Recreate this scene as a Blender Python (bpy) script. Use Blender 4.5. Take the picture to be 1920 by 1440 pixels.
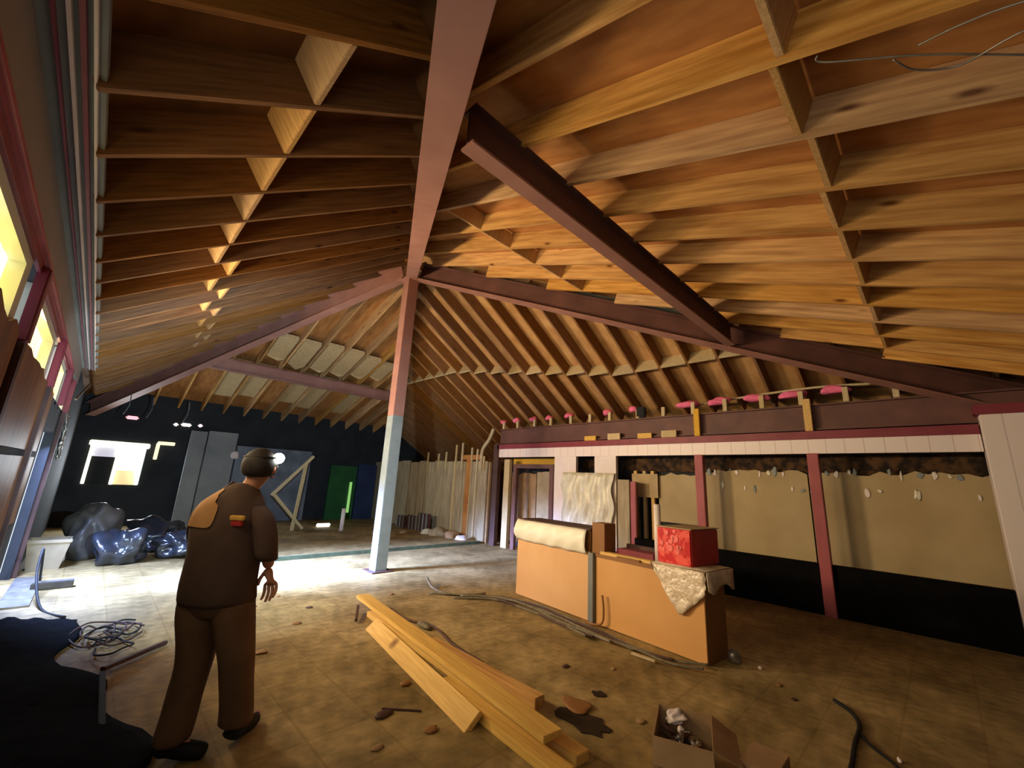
import bpy, bmesh, math, random
from mathutils import Vector, Matrix
random.seed(7)
S = bpy.context.scene
for o in list(bpy.data.objects): bpy.data.objects.remove(o)
COL = S.collection
# ---------------------------------------------------------------- camera
def V(*a): return Vector(a)
CAM_F, PIT, ROL, AZ = 772.25, math.radians(13.502), math.radians(2.879), math.radians(44.257)
fw = V(math.sin(AZ), math.cos(AZ), 0); rt = V(math.cos(AZ), -math.sin(AZ), 0); up = V(0, 0, 1)
F = fw*math.cos(PIT)+up*math.sin(PIT); U = -fw*math.sin(PIT)+up*math.cos(PIT)
R_ = rt*math.cos(ROL)+U*math.sin(ROL); U_ = -rt*math.sin(ROL)+U*math.cos(ROL)
cd = bpy.data.cameras.new('camera'); cam = bpy.data.objects.new('camera', cd); COL.objects.link(cam)
cd.sensor_width = 36; cd.sensor_fit = 'HORIZONTAL'; cd.lens = CAM_F/1920*36; cd.clip_start = .02
M = Matrix.Identity(4)
for i in range(3): M[i][0] = R_[i]; M[i][1] = U_[i]; M[i][2] = -F[i]
M[0][3], M[1][3], M[2][3] = 0, 0, 1.6
cam.matrix_world = M; S.camera = cam
# ---------------------------------------------------------------- world, exposure, lights
S.view_settings.view_transform = 'Standard'; S.view_settings.look = 'None'
S.view_settings.exposure = 0.28; S.view_settings.gamma = 1; S.view_settings.use_curve_mapping = False
w = bpy.data.worlds.new('world'); S.world = w; w.use_nodes = True
w.node_tree.nodes['Background'].inputs[0].default_value = (.75, .85, 1, 1)
w.node_tree.nodes['Background'].inputs[1].default_value = 1.0

def area(name, loc, aim, sx, sy, power, color, spread=180):
    l = bpy.data.lights.new(name, 'AREA'); l.shape = 'RECTANGLE'; l.size = sx; l.size_y = sy
    l.energy = power; l.color = color; l.spread = math.radians(spread)
    o = bpy.data.objects.new(name, l); COL.objects.link(o); o.location = loc
    o.rotation_euler = (Vector(aim)-Vector(loc)).to_track_quat('-Z', 'Y').to_euler()
    return o
# warm daylight through the clerestory windows of the left wall
WARM = (1, .74, .44)
for ya, yb, pw, dy in ((2.0, 3.5, 16, 0), (4.25, 5.7, 62, .6), (6.4, 7.6, 185, 2.0)):
    area('clerestory_daylight', (-.49, (ya+yb)/2, 2.54), (5, (ya+yb)/2-dy, 2.6), yb-ya, .38, pw, WARM, 128)
# weak added fill, made up as an unseen window beside the camera
area('near_fill_light', (-.44, .25, 1.75), (4, 2.2, 2.2), 1.3, 1.1, 5, (1, .82, .62))
# cool daylight through the open doorway farther down the left wall
area('doorway_daylight', (-.62, 8.15, 1.5), (3.0, 7.7, .0), 1.3, .6, 400, (.33, .47, 1), 42)
area('doorway_daylight', (-.58, 8.2, 1.9), (.5, 8.1, 0), 1.4, .3, 190, (.36, .50, 1), 110)
# far window in the back wall
area('back_window_daylight', (.45, 15.15, 1.6), (2.5, 9, .5), .9, .9, 60, (.8, .9, 1), 160)

# ---------------------------------------------------------------- materials
def newmat(name):
    m = bpy.data.materials.new(name); m.use_nodes = True
    nt = m.node_tree; return m, nt, nt.nodes['Principled BSDF']
def N(nt, t, **k):
    n = nt.nodes.new(t)
    for a, b in k.items(): setattr(n, a, b)
    return n
def ramp(nt, stops):
    r = N(nt, 'ShaderNodeValToRGB'); e = r.color_ramp.elements
    while len(e) < len(stops): e.new(.5)
    for x, (p, c) in zip(e, stops): x.position = p; x.color = (*c, 1)
    return r
def mat(name, c1, c2=None, scale=8, rough=.75, stretch=(1, 1, 1), metal=0, bump=.0, detail=5, spec=.3, rand=0, knots=False, lo=.3, hi=.7):
    m, nt, b = newmat(name)
    c2 = c2 or tuple(x*.75 for x in c1)
    tc = N(nt, 'ShaderNodeTexCoord'); mp = N(nt, 'ShaderNodeMapping'); mp.inputs['Scale'].default_value = stretch
    nt.links.new(tc.outputs['Object'], mp.inputs[0])
    vec = mp.outputs[0]
    oi = N(nt, 'ShaderNodeObjectInfo')
    if rand:
        ad = N(nt, 'ShaderNodeVectorMath', operation='ADD'); mu = N(nt, 'ShaderNodeMath', operation='MULTIPLY'); mu.inputs[1].default_value = 37
        nt.links.new(oi.outputs['Random'], mu.inputs[0]); nt.links.new(vec, ad.inputs[0]); nt.links.new(mu.outputs[0], ad.inputs[1]); vec = ad.outputs[0]
    nz = N(nt, 'ShaderNodeTexNoise'); nz.inputs['Scale'].default_value = scale; nz.inputs['Detail'].default_value = detail
    nt.links.new(vec, nz.inputs['Vector'])
    r = ramp(nt, [(lo, c2), (hi, c1)]); nt.links.new(nz.outputs[0], r.inputs[0]); col = r.outputs[0]
    if knots:
        vo = N(nt, 'ShaderNodeTexVoronoi'); vo.inputs['Scale'].default_value = 1.6
        mp2 = N(nt, 'ShaderNodeMapping'); mp2.inputs['Scale'].default_value = (1, 1, 3.0)
        ad2 = N(nt, 'ShaderNodeVectorMath', operation='ADD')
        nt.links.new(tc.outputs['Object'], mp2.inputs[0]); nt.links.new(mp2.outputs[0], ad2.inputs[0]); nt.links.new(mu.outputs[0], ad2.inputs[1])
        nt.links.new(ad2.outputs[0], vo.inputs['Vector'])
        kr = ramp(nt, [(.04, (.28, .18, .12)), (.13, (1, 1, 1))]); nt.links.new(vo.outputs['Distance'], kr.inputs[0])
        mx = N(nt, 'ShaderNodeMixRGB', blend_type='MULTIPLY'); mx.inputs[0].default_value = 1
        nt.links.new(col, mx.inputs[1]); nt.links.new(kr.outputs[0], mx.inputs[2]); col = mx.outputs[0]
    if rand:
        hs = N(nt, 'ShaderNodeHueSaturation'); mr = N(nt, 'ShaderNodeMapRange')
        mr.inputs['To Min'].default_value = 1-rand; mr.inputs['To Max'].default_value = 1+rand
        nt.links.new(oi.outputs['Random'], mr.inputs[0]); nt.links.new(mr.outputs[0], hs.inputs['Value']); nt.links.new(col, hs.inputs['Color'])
        m7 = N(nt, 'ShaderNodeMath', operation='MULTIPLY'); m7.inputs[1].default_value = 7.3; f7 = N(nt, 'ShaderNodeMath', operation='FRACT'); r7 = N(nt, 'ShaderNodeMapRange')
        r7.inputs['To Min'].default_value = .86; r7.inputs['To Max'].default_value = 1.1
        nt.links.new(oi.outputs['Random'], m7.inputs[0]); nt.links.new(m7.outputs[0], f7.inputs[0]); nt.links.new(f7.outputs[0], r7.inputs[0]); nt.links.new(r7.outputs[0], hs.inputs['Saturation']); col = hs.outputs[0]
    nt.links.new(col, b.inputs['Base Color'])
    b.inputs['Roughness'].default_value = rough; b.inputs['Metallic'].default_value = metal
    b.inputs['Specular IOR Level'].default_value = spec
    if bump:
        bp = N(nt, 'ShaderNodeBump'); bp.inputs['Strength'].default_value = bump; bp.inputs['Distance'].default_value = .02
        nt.links.new(nz.outputs[0], bp.inputs['Height']); nt.links.new(bp.outputs[0], b.inputs['Normal'])
    return m
def emis(name, c, s, c2=None):
    m, nt, b = newmat(name); b.inputs['Base Color'].default_value = (*c, 1)
    b.inputs['Emission Color'].default_value = (*c, 1); b.inputs['Emission Strength'].default_value = s
    if c2:
        tc = N(nt, 'ShaderNodeTexCoord'); nz = N(nt, 'ShaderNodeTexNoise'); nz.inputs['Scale'].default_value = 2.2
        r = ramp(nt, [(.42, c), (.58, c2)]); nt.links.new(tc.outputs['Object'], nz.inputs['Vector']); nt.links.new(nz.outputs[0], r.inputs[0])
        nt.links.new(r.outputs[0], b.inputs['Emission Color'])
    return m
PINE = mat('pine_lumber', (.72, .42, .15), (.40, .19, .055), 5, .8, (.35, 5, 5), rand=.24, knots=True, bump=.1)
PINEL = mat('shade_toned_pine', (.32, .15, .05), (.17, .075, .022), 7, .8, (.35, 6, 6), rand=.14, knots=True)  # darker copy of the pine; the rafters' shade is put into its colour
BLOCK = mat('pine_blocking', (.68, .42, .17), (.48, .27, .1), 9, .8, (6, 6, .6), rand=.12, bump=.1)
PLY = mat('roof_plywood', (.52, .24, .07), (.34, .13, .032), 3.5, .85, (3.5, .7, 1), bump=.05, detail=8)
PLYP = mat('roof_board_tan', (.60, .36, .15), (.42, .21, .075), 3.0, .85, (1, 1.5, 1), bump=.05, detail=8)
PLYD = mat('roof_plywood_dark', (.24, .11, .035), (.13, .055, .018), 3.0, .85, (1.5, 1, 1))  # shade of the left roof deck is put into this darker tone
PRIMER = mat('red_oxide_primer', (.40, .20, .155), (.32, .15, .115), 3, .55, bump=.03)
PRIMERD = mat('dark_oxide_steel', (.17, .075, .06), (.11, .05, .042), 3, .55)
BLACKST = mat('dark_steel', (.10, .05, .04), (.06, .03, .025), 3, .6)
GREYP = mat('grey_paint', (.28, .31, .30), (.22, .25, .24), 5, .5)
WHITEP = mat('white_paint', (.86, .76, .72), (.78, .68, .64), 3, .5)
MAROON = mat('maroon_paint', (.26, .045, .06), (.2, .03, .045), 4, .45)
PINKRED = mat('rose_paint', (.42, .10, .11), (.33, .07, .08), 4, .5)
TAN = mat('tan_board', (.50, .385, .21), (.42, .315, .165), 2, .85)
TANP = mat('tan_paper', (.55, .42, .24), (.42, .31, .17), 4, .9, bump=.1)
BLACKM = mat('black_matte', (.012, .012, .013), (.006, .006, .007), 5, .7)
DARK = mat('dark_wall', (.035, .038, .042), (.02, .022, .026), 2, .85)
RUST = mat('rusty_debris', (.10, .05, .02), (.02, .012, .008), 9, .9, lo=.42, hi=.62)
ORANGE = mat('orange_laminate', (.68, .36, .12), (.60, .30, .09), 1.5, .5, spec=.4)
ORANGED = mat('brown_laminate', (.30, .14, .045), (.24, .11, .035), 1.5, .6)
PLASTIC = mat('cream_plastic_wrap', (.74, .70, .56), (.62, .57, .42), 9, .35, bump=.5, spec=.6)
YLUM = mat('yellow_lumber', (.80, .50, .11), (.60, .34, .06), 8, .7, (.3, 6, 6), rand=.02, knots=True)
PINK = mat('pink_insulation', (.95, .22, .38), (.8, .14, .28), 18, .95, bump=.6)
BAYPALE = mat('lit_bay_tan', (.66, .48, .25), (.5, .34, .16), 24, .95, bump=.6)  # tan tone standing for light on plywood between the far rafters
CREAMW = mat('cream_wood', (.62, .50, .30), (.5, .38, .2), 10, .8, (5, 5, .6), rand=.1)
GREYW = mat('grey_panel', (.23, .24, .22), (.15, .16, .16), 1.6, .6)
CARD = mat('cardboard', (.42, .27, .14), (.32, .2, .1), 6, .9)
SHEET = mat('white_cladding', (.46, .38, .24), (.28, .22, .13), 3, .8, (1, 4, .6))
BAG = mat('black_bag_plastic', (.03, .035, .045), (.015, .018, .022), 6, .22, bump=1.0, spec=.8)
CABLE = mat('grey_cable', (.22, .19, .12), (.12, .1, .06), 20, .6)
METAL = mat('dull_metal', (.45, .43, .38), (.25, .23, .2), 12, .35, metal=.7)
BROWNBOARD = mat('brown_board', (.28, .125, .045), (.13, .05, .02), 2.5, .5, (1, 3, .6))
GREENP = mat('green_sheet', (.025, .13, .035), (.015, .08, .025), 2, .6)
BLUED = mat('blue_dark_sheet', (.03, .05, .12), (.02, .03, .08), 2, .6)

# floor: dusty slab with the ghost of removed square tiles
FLOOR, nt, b = newmat('dusty_floor')
tc = N(nt, 'ShaderNodeTexCoord')
n1 = N(nt, 'ShaderNodeTexNoise'); n1.inputs['Scale'].default_value = 1.1; n1.inputs['Detail'].default_value = 7; n1.inputs['Roughness'].default_value = .65
br = N(nt, 'ShaderNodeTexBrick'); br.inputs['Scale'].default_value = 1; br.offset = 0
br.inputs['Brick Width'].default_value = .42; br.inputs['Row Height'].default_value = .42; br.inputs['Mortar Size'].default_value = .012
br.inputs['Mortar Smooth'].default_value = .6; br.inputs['Bias'].default_value = 0
br.inputs['Color1'].default_value = (1, 1, 1, 1); br.inputs['Color2'].default_value = (.84, .82, .76, 1); br.inputs['Mortar'].default_value = (.74, .70, .60, 1)
n2 = N(nt, 'ShaderNodeTexNoise'); n2.inputs['Scale'].default_value = 9; n2.inputs['Detail'].default_value = 8
r1 = ramp(nt, [(.36, (.20, .14, .055)), (.60, (.44, .33, .155))]); r2 = ramp(nt, [(.32, (.68, .68, .6)), (.66, (1.15, 1.12, 1.05))])
mx = N(nt, 'ShaderNodeMixRGB', blend_type='MULTIPLY'); mx.inputs[0].default_value = .8
mx2 = N(nt, 'ShaderNodeMixRGB', blend_type='MULTIPLY'); mx2.inputs[0].default_value = 1
for a in (n1, n2, br): nt.links.new(tc.outputs['Object'], a.inputs['Vector'])
nt.links.new(n1.outputs[0], r1.inputs[0]); nt.links.new(n2.outputs[0], r2.inputs[0])
nt.links.new(r1.outputs[0], mx.inputs[1]); nt.links.new(br.outputs[0], mx.inputs[2])
nt.links.new(mx.outputs[0], mx2.inputs[1]); nt.links.new(r2.outputs[0], mx2.inputs[2]); nt.links.new(mx2.outputs[0], b.inputs['Base Color'])
b.inputs['Roughness'].default_value = .62; b.inputs['Specular IOR Level'].default_value = .35
bpn = N(nt, 'ShaderNodeBump'); bpn.inputs['Strength'].default_value = .15; nt.links.new(n2.outputs[0], bpn.inputs['Height']); nt.links.new(bpn.outputs[0], b.inputs['Normal'])

def boards(name, c, gap, width, axis):   # painted tongue and groove boarding
    m, nt, b = newmat(name); tc = N(nt, 'ShaderNodeTexCoord'); sp = N(nt, 'ShaderNodeSeparateXYZ')
    nt.links.new(tc.outputs['Object'], sp.inputs[0])
    d = N(nt, 'ShaderNodeMath', operation='DIVIDE'); d.inputs[1].default_value = width
    f = N(nt, 'ShaderNodeMath', operation='FRACT'); nt.links.new(sp.outputs[axis], d.inputs[0]); nt.links.new(d.outputs[0], f.inputs[0])
    r = ramp(nt, [(0, gap), (.06, c)]); nt.links.new(f.outputs[0], r.inputs[0]); nt.links.new(r.outputs[0], b.inputs['Base Color'])
    b.inputs['Roughness'].default_value = .45
    return m
TG = boards('white_grooved_boards', (.88, .77, .74), (.5, .41, .39), .22, 'Y')

# ---------------------------------------------------------------- mesh helpers
def tag(o, label=None, cat=None, group=None, kind=None):
    if label: o['label'] = label
    if cat: o['category'] = cat
    if group: o['group'] = group
    if kind: o['kind'] = kind
    return o
def empty(name, label, cat, loc=(0, 0, 0), rot=(0, 0, 0), group=None):
    o = bpy.data.objects.new(name, None); COL.objects.link(o); o.location = loc; o.rotation_euler = rot
    o.empty_display_size = .1
    return tag(o, label, cat, group)
def link(name, bm, m, parent=None, smooth=False):
    me = bpy.data.meshes.new(name)
    bmesh.ops.recalc_face_normals(bm, faces=bm.faces)
    if smooth:
        for f in bm.faces: f.smooth = True
    bm.to_mesh(me); bm.free(); me.materials.append(m)
    o = bpy.data.objects.new(name, me); COL.objects.link(o)
    if parent: o.parent = parent
    return o
def bx(bm, x0, x1, y0, y1, z0, z1, bev=0):
    v = [bm.verts.new((x, y, z)) for x in (x0, x1) for y in (y0, y1) for z in (z0, z1)]
    fs = [bm.faces.new([v[i] for i in q]) for q in ((0, 1, 3, 2), (4, 6, 7, 5), (0, 4, 5, 1), (2, 3, 7, 6), (0, 2, 6, 4), (1, 5, 7, 3))]
    if bev:
        es = list({e for f in fs for e in f.edges}); bmesh.ops.bevel(bm, geom=es, offset=bev, segments=2, affect='EDGES')
def box(name, m, x0, x1, y0, y1, z0, z1, parent=None, bev=0):
    bm = bmesh.new(); bx(bm, x0, x1, y0, y1, z0, z1, bev); return link(name, bm, m, parent)
def struct(o): o['kind'] = 'structure'; return o
def frame(p0, p1, upv=(0, 0, 1)):
    p0, p1 = Vector(p0), Vector(p1); x = (p1-p0).normalized(); z = Vector(upv); y = z.cross(x).normalized(); z = x.cross(y)
    M = Matrix.Identity(4)
    for i in range(3): M[i][0] = x[i]; M[i][1] = y[i]; M[i][2] = z[i]; M[i][3] = p0[i]
    return M, (p1-p0).length
def stick(name, m, p0, p1, wd, dp, parent=None, upv=(0, 0, 1), bev=.004, zoff=0, warp=0):
    """board whose lower face runs p0-p1, local x along it"""
    M, L = frame(p0, p1, upv); bm = bmesh.new(); bx(bm, 0, L, -wd/2, wd/2, zoff, zoff+dp, bev)
    o = link(name, bm, m, parent); o.matrix_world = M
    if parent: o.matrix_local = M
    return o
def tube(bm, pts, r, n=8, r1=None):
    pts = [Vector(p) for p in pts]; rings = []
    for i, p in enumerate(pts):
        t = (pts[min(i+1, len(pts)-1)]-pts[max(i-1, 0)]).normalized()
        a = t.cross(V(0, 0, 1));
        if a.length < .01: a = t.cross(V(1, 0, 0))
        a.normalize(); c = t.cross(a); rr = r if r1 is None else r+(r1-r)*i/(len(pts)-1)
        rings.append([bm.verts.new(p+a*rr*math.cos(2*math.pi*k/n)+c*rr*math.sin(2*math.pi*k/n)) for k in range(n)])
    for A, B in zip(rings, rings[1:]):
        for k in range(n): bm.faces.new((A[k], A[(k+1) % n], B[(k+1) % n], B[k]))
    bm.faces.new(rings[0]); bm.faces.new(rings[-1][::-1])
def spline(pts, n=8):
    pts = [Vector(p) for p in pts]; out = []
    P = [pts[0]]+pts+[pts[-1]]
    for i in range(1, len(P)-2):
        for k in range(n):
            t = k/n; a, b, c, d = P[i-1], P[i], P[i+1], P[i+2]
            out.append(.5*((2*b)+(c-a)*t+(2*a-5*b+4*c-d)*t*t+(3*b-a-3*c+d)*t**3))
    out.append(pts[-1]); return out
def wire(name, m, pts, r, parent=None, n=8):
    bm = bmesh.new(); tube(bm, spline(pts), r, n); return link(name, bm, m, parent, True)
def poly(name, m, pts, thick, nrm, parent=None):
    """flat outline with real thickness"""
    bm = bmesh.new(); nrm = Vector(nrm)
    a = [bm.verts.new(Vector(p)) for p in pts]; b_ = [bm.verts.new(Vector(p)+nrm*thick) for p in pts]
    bm.faces.new(a); bm.faces.new(b_[::-1]); k = len(a)
    for i in range(k): bm.faces.new((a[i], a[(i+1) % k], b_[(i+1) % k], b_[i]))
    return link(name, bm, m, parent)
def lump(name, m, loc, scl, seed, amp=.18, parent=None, sub=3, flat=True, fr=1):
    rnd = random.Random(seed); bm = bmesh.new(); bmesh.ops.create_icosphere(bm, subdivisions=sub, radius=1)
    ph = [(fr*rnd.uniform(2, 6), rnd.uniform(0, 6), V(rnd.uniform(-1, 1), rnd.uniform(-1, 1), rnd.uniform(-1, 1)).normalized()) for _ in range(9)]
    for v in bm.verts:
        s = sum(math.sin(f*v.co.dot(d)+p) for f, p, d in ph)/9
        v.co *= 1+amp*s*2; v.co.z = max(v.co.z, -.75) if flat else v.co.z
        v.co = Vector([v.co[i]*scl[i] for i in range(3)])
    z0 = min(v.co.z for v in bm.verts)
    for v in bm.verts: v.co.z -= z0 if flat else 0
    o = link(name, bm, m, parent, True); o.location = loc; return o
ORD = 'first second third fourth fifth sixth seventh eighth ninth tenth eleventh twelfth thirteenth fourteenth fifteenth sixteenth seventeenth eighteenth nineteenth twentieth twenty-first twenty-second twenty-third twenty-fourth twenty-fifth twenty-sixth twenty-seventh twenty-eighth twenty-ninth thirtieth thirty-first thirty-second'.split()

# ---------------------------------------------------------------- roof geometry
AX, AY, HZ = 3.854, 7.069, 5.58
zo = 5.94
zL = lambda x: zo-.68*(AX-x)
zR = lambda y: zo-.359*(AY-y)
zP = lambda x: zo-.62*(x-AX)
zF = lambda y: zo-.33*(y-AY)
T = .529
# ---------------------------------------------------------------- setting
struct(box('floor', FLOOR, -.6, 12, -1.6, 15.4, -.1, 0))
def plane_roof(pts, m, name):
    return struct(poly(name, m, pts, .03, (0, 0, 1)))
o_ = .302
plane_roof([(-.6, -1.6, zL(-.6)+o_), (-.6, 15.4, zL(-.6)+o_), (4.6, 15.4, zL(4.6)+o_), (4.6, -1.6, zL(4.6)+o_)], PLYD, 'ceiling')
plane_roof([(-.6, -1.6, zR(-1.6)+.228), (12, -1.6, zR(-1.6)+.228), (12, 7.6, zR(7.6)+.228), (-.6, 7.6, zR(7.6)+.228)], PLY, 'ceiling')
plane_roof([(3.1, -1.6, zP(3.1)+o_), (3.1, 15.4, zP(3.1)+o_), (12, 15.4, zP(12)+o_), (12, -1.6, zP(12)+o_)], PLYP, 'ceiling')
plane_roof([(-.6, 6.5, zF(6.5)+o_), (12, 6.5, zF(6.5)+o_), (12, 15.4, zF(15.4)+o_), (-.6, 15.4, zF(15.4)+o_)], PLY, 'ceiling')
# left wall: low wall, doorway, head wall over the clerestory
WX = -.5
wl = bmesh.new()
bx(wl, WX-.1, WX, -1.6, -.45, 0, 2.32); bx(wl, WX-.1, WX, -.45, .95, 0, 1.1); bx(wl, WX-.1, WX, .95, 7.4, 0, 2.32)  # low middle piece leaves the unseen gap added for the near fill
bx(wl, WX-.1, WX, 7.4, 9.0, 1.98, 2.32); bx(wl, WX-.1, WX, 9.0, 15.4, 0, 2.32)
bx(wl, WX-.1, WX, -1.6, 15.4, 2.76, 3.2); bx(wl, WX-.1, WX, 9.2, 15.4, 2.32, 2.76)
struct(link('wall_left', wl, DARK))
struct(box('wall_near', DARK, -.6, 12, -1.6, -1.5, 0, 3.2))
bm = bmesh.new()
bx(bm, -.6, -.15, 15.3, 15.4, 0, 3.6); bx(bm, -.15, .95, 15.3, 15.4, 0, 1.05); bx(bm, -.15, .95, 15.3, 15.4, 2.1, 3.6)
bx(bm, .95, 12, 15.3, 15.4, 0, 3.6)
struct(link('wall_far', bm, DARK))
struct(box('wall_right', PLYD, 9.9, 10.0, -1.6, 15.4, 0, 2.55))
# mouldings under the eave of the left wall
struct(box('trim_1', mat('greige_fascia', (.30, .25, .21), (.25, .21, .175), 2, .6), WX, WX+.03, -1.6, 10.0, 2.86, 3.15))
struct(box('trim_2', GREYW, WX, -.28, -1.6, 10.0, 3.15, 3.19))
for i, (m_, a, c) in enumerate([(MAROON, -.425, -.415), (WHITEP, -.385, -.372), (MAROON, -.352, -.335), (WHITEP, -.315, -.305)]):
    struct(box('trim_%d' % (3+i), m_, a, c, -1.6, 10.0, 3.14-.012, 3.15))
struct(box('trim_7', PINKRED, WX, WX+.045, -1.6, 8.3, 2.80, 2.86, bev=.018))
struct(box('trim_8', MAROON, WX, WX+.02, -1.6, 9.2, 2.75, 2.80))
# clerestory windows: panes glow, lower part torn off and boarded
GLOW = emis('sunlit_yellow_pane', (1, .82, .26), 2.6, (1, .93, .62))
FRAMEW = mat('greenish_white_frame', (.66, .68, .55), (.55, .57, .45), 3, .4)
wins = [(-1.4, -.45), (-.1, 1.6), (1.85, 3.66), (4.15, 5.85), (6.35, 7.75), (8.2, 9.1)]
for i, (y0, y1) in enumerate(wins):
    rnd = random.Random(i+4)
    e = bpy.data.objects.new('window_%d' % (i+1), None); COL.objects.link(e); struct(e); e.location = (WX, y0, 2.32)
    fr = bmesh.new(); L = y1-y0
    bx(fr, -.09, .0, 0, L, .36, .44); bx(fr, -.09, .0, L-.16, L, -.05, .36); bx(fr, -.09, 0, 0, .08, -.05, .36)
    link('window_frame', fr, FRAMEW, e)
    pts = [(-.07, .08, .36), (-.07, L-.16, .36)]
    k = 9
    for j in range(k+1):
        yy = L-.16-(L-.24)*j/k; pts.append((-.07, yy, rnd.uniform(-.02, .07)))
    poly('pane', GLOW, pts, .01, (-1, 0, 0), e)
for i, y in enumerate([-.28, 1.72, 3.9, 6.1, 7.98, 9.15]):
    struct(box('trim_%d' % (9+i), MAROON, WX, WX+.06, y-.06, y+.06, 2.3, 2.80, bev=.01))
    if i != 4: struct(box('trim_%d' % (40+i), BLACKST, WX, WX+.05, y-.06, y+.06, 0, 2.3, bev=.01))  # lower mullions coloured dark to hold down the doorway's glow
# boards over the lower wall
for i, (y0, y1) in enumerate([(1.85, 3.8), (4.0, 6.0), (6.2, 6.9)]):
    rnd = random.Random(i+40)
    for k, (za, zb) in enumerate([(.95, 1.62), (1.68, 2.33)]):
        pts = [(WX+.012, y0+.02, za), (WX+.012, y1-.02, za)]
        for j in range(11):
            yy = y1-.02-(y1-y0-.04)*j/10; pts.append((WX+.012, yy, zb+(rnd.uniform(-.02, .05) if k else 0)))
        o = poly('wall_board', BROWNBOARD, pts, .012, (1, 0, 0))
        tag(o, '%s brown board nailed %s on the left wall, %s bay from the camera' % (('torn-edged', 'just under the glowing windows') [0:2] + (ORD[i],) if k else ('flat', 'at waist height', ORD[i])), 'board')
box_ = box('wall_base', BLACKM, WX, WX+.02, -1.6, 6.9, 0, .93); struct(box_); box_.name = 'baseboard_left'
# far window
e = bpy.data.objects.new('window_7', None); COL.objects.link(e); struct(e); e.location = (0, 15.25, 0)
fr = bmesh.new()
bx(fr, -.2, 1.0, -.04, .05, 2.02, 2.16, .02); bx(fr, -.16, -.09, -.03, .05, 1.05, 2.04, .01); bx(fr, .36, .44, -.03, .05, 1.05, 2.04, .01); bx(fr, .86, .93, -.03, .05, 1.05, 2.04, .01)
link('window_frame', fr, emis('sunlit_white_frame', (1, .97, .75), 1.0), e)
bm = bmesh.new(); bx(bm, .44, .86, .06, .07, 1.42, 2.04); link('pane', bm, emis('bright_sky_pane', (1, 1, .92), 1.6), e)
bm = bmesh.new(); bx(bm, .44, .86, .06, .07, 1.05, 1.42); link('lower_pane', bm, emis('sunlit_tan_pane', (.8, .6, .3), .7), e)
bm = bmesh.new(); bx(bm, -.09, .36, .06, .07, 1.75, 2.04); link('pane', bm, emis('lilac_pane', (.62, .6, .72), .5), e)
bm = bmesh.new(); bx(bm, -.09, .36, .06, .07, 1.05, 1.75); link('lower_pane', bm, BLACKM, e)
e = bpy.data.objects.new('window_8', None); COL.objects.link(e); struct(e); e.location = (0, 15.25, 0)
bm = bmesh.new(); bx(bm, 1.12, 1.2, -.03, .04, 1.75, 2.2, .01); bx(bm, 1.14, 1.52, -.03, .04, 2.16, 2.25, .01)
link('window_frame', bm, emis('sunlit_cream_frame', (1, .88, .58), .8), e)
# small gaps of daylight high in the far wall
for i, (xa, xb, z, c) in enumerate([(.35, .62, 2.78, (1, .5, .55)), (1.38, 1.5, 2.72, (1, .85, .8)), (1.55, 1.8, 2.74, (1, .95, .9)), (1.95, 2.07, 2.76, (1, .85, .85))]):
    o = box('vent', emis('gap_light_%d' % i, c, .8), xa, xb, 15.24, 15.3, z, z+.09, bev=.03)
    tag(o, ['small pink-lit vent high in the far wall', 'leftmost round white vent of the row high in the far wall', 'long white vent in the middle of the row high in the far wall', 'rightmost round white vent of the row high in the far wall'][i], 'vent')

# ---------------------------------------------------------------- rafters
n = 0; y = -1.1+.0; ys = [.64+.54*k-1.62 for k in range(30)]
for k, y in enumerate(ys):
    xe = AX-T*abs(y-AY)-.1
    if xe < .1 or y > 15: continue
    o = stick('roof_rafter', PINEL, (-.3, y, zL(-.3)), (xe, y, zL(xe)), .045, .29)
    tag(o, '%s wooden rafter from the camera in the left roof slope' % ORD[n], 'rafter', 'rafters of the left roof slope'); n += 1
n = 0; RX = [.15+.555*k for k in range(17)]
for x in RX:
    yh = AY-abs(x-AX)/T-.12
    if yh < -.4: continue
    y0 = -1.45
    o = stick('roof_rafter', PINE, (x, y0, zR(y0)), (x, yh, zR(yh)), .045, .215)
    tag(o, '%s light pine rafter counted rightwards from the left wall, in the near roof slope' % ORD[n], 'rafter', 'rafters of the near roof slope'); n += 1
n = 0; PY = [-.74+.52*k for k in range(30)]
for y in PY:
    xh = AX+T*abs(y-AY)+.12; xe = 8.45 if y < 8.4 else 9.85
    if xh > xe-.3 or y > 15: continue
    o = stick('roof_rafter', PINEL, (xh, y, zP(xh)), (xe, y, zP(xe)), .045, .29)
    tag(o, '%s rafter from the camera in the roof slope above the partition' % ORD[n], 'rafter', 'rafters of the right roof slope'); n += 1
n = 0
for k in range(17):
    x = .3+.55*k; ya = AY+abs(x-AX)/T+.12
    if ya > 14.5: continue
    o = stick('roof_rafter', PINE, (x, ya, zF(ya)), (x, 15.25, zF(15.25)), .045, .29)
    tag(o, '%s rafter counted rightwards from the left wall, in the far roof slope behind the column' % ORD[n], 'rafter', 'rafters of the far roof slope'); n += 1
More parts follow.
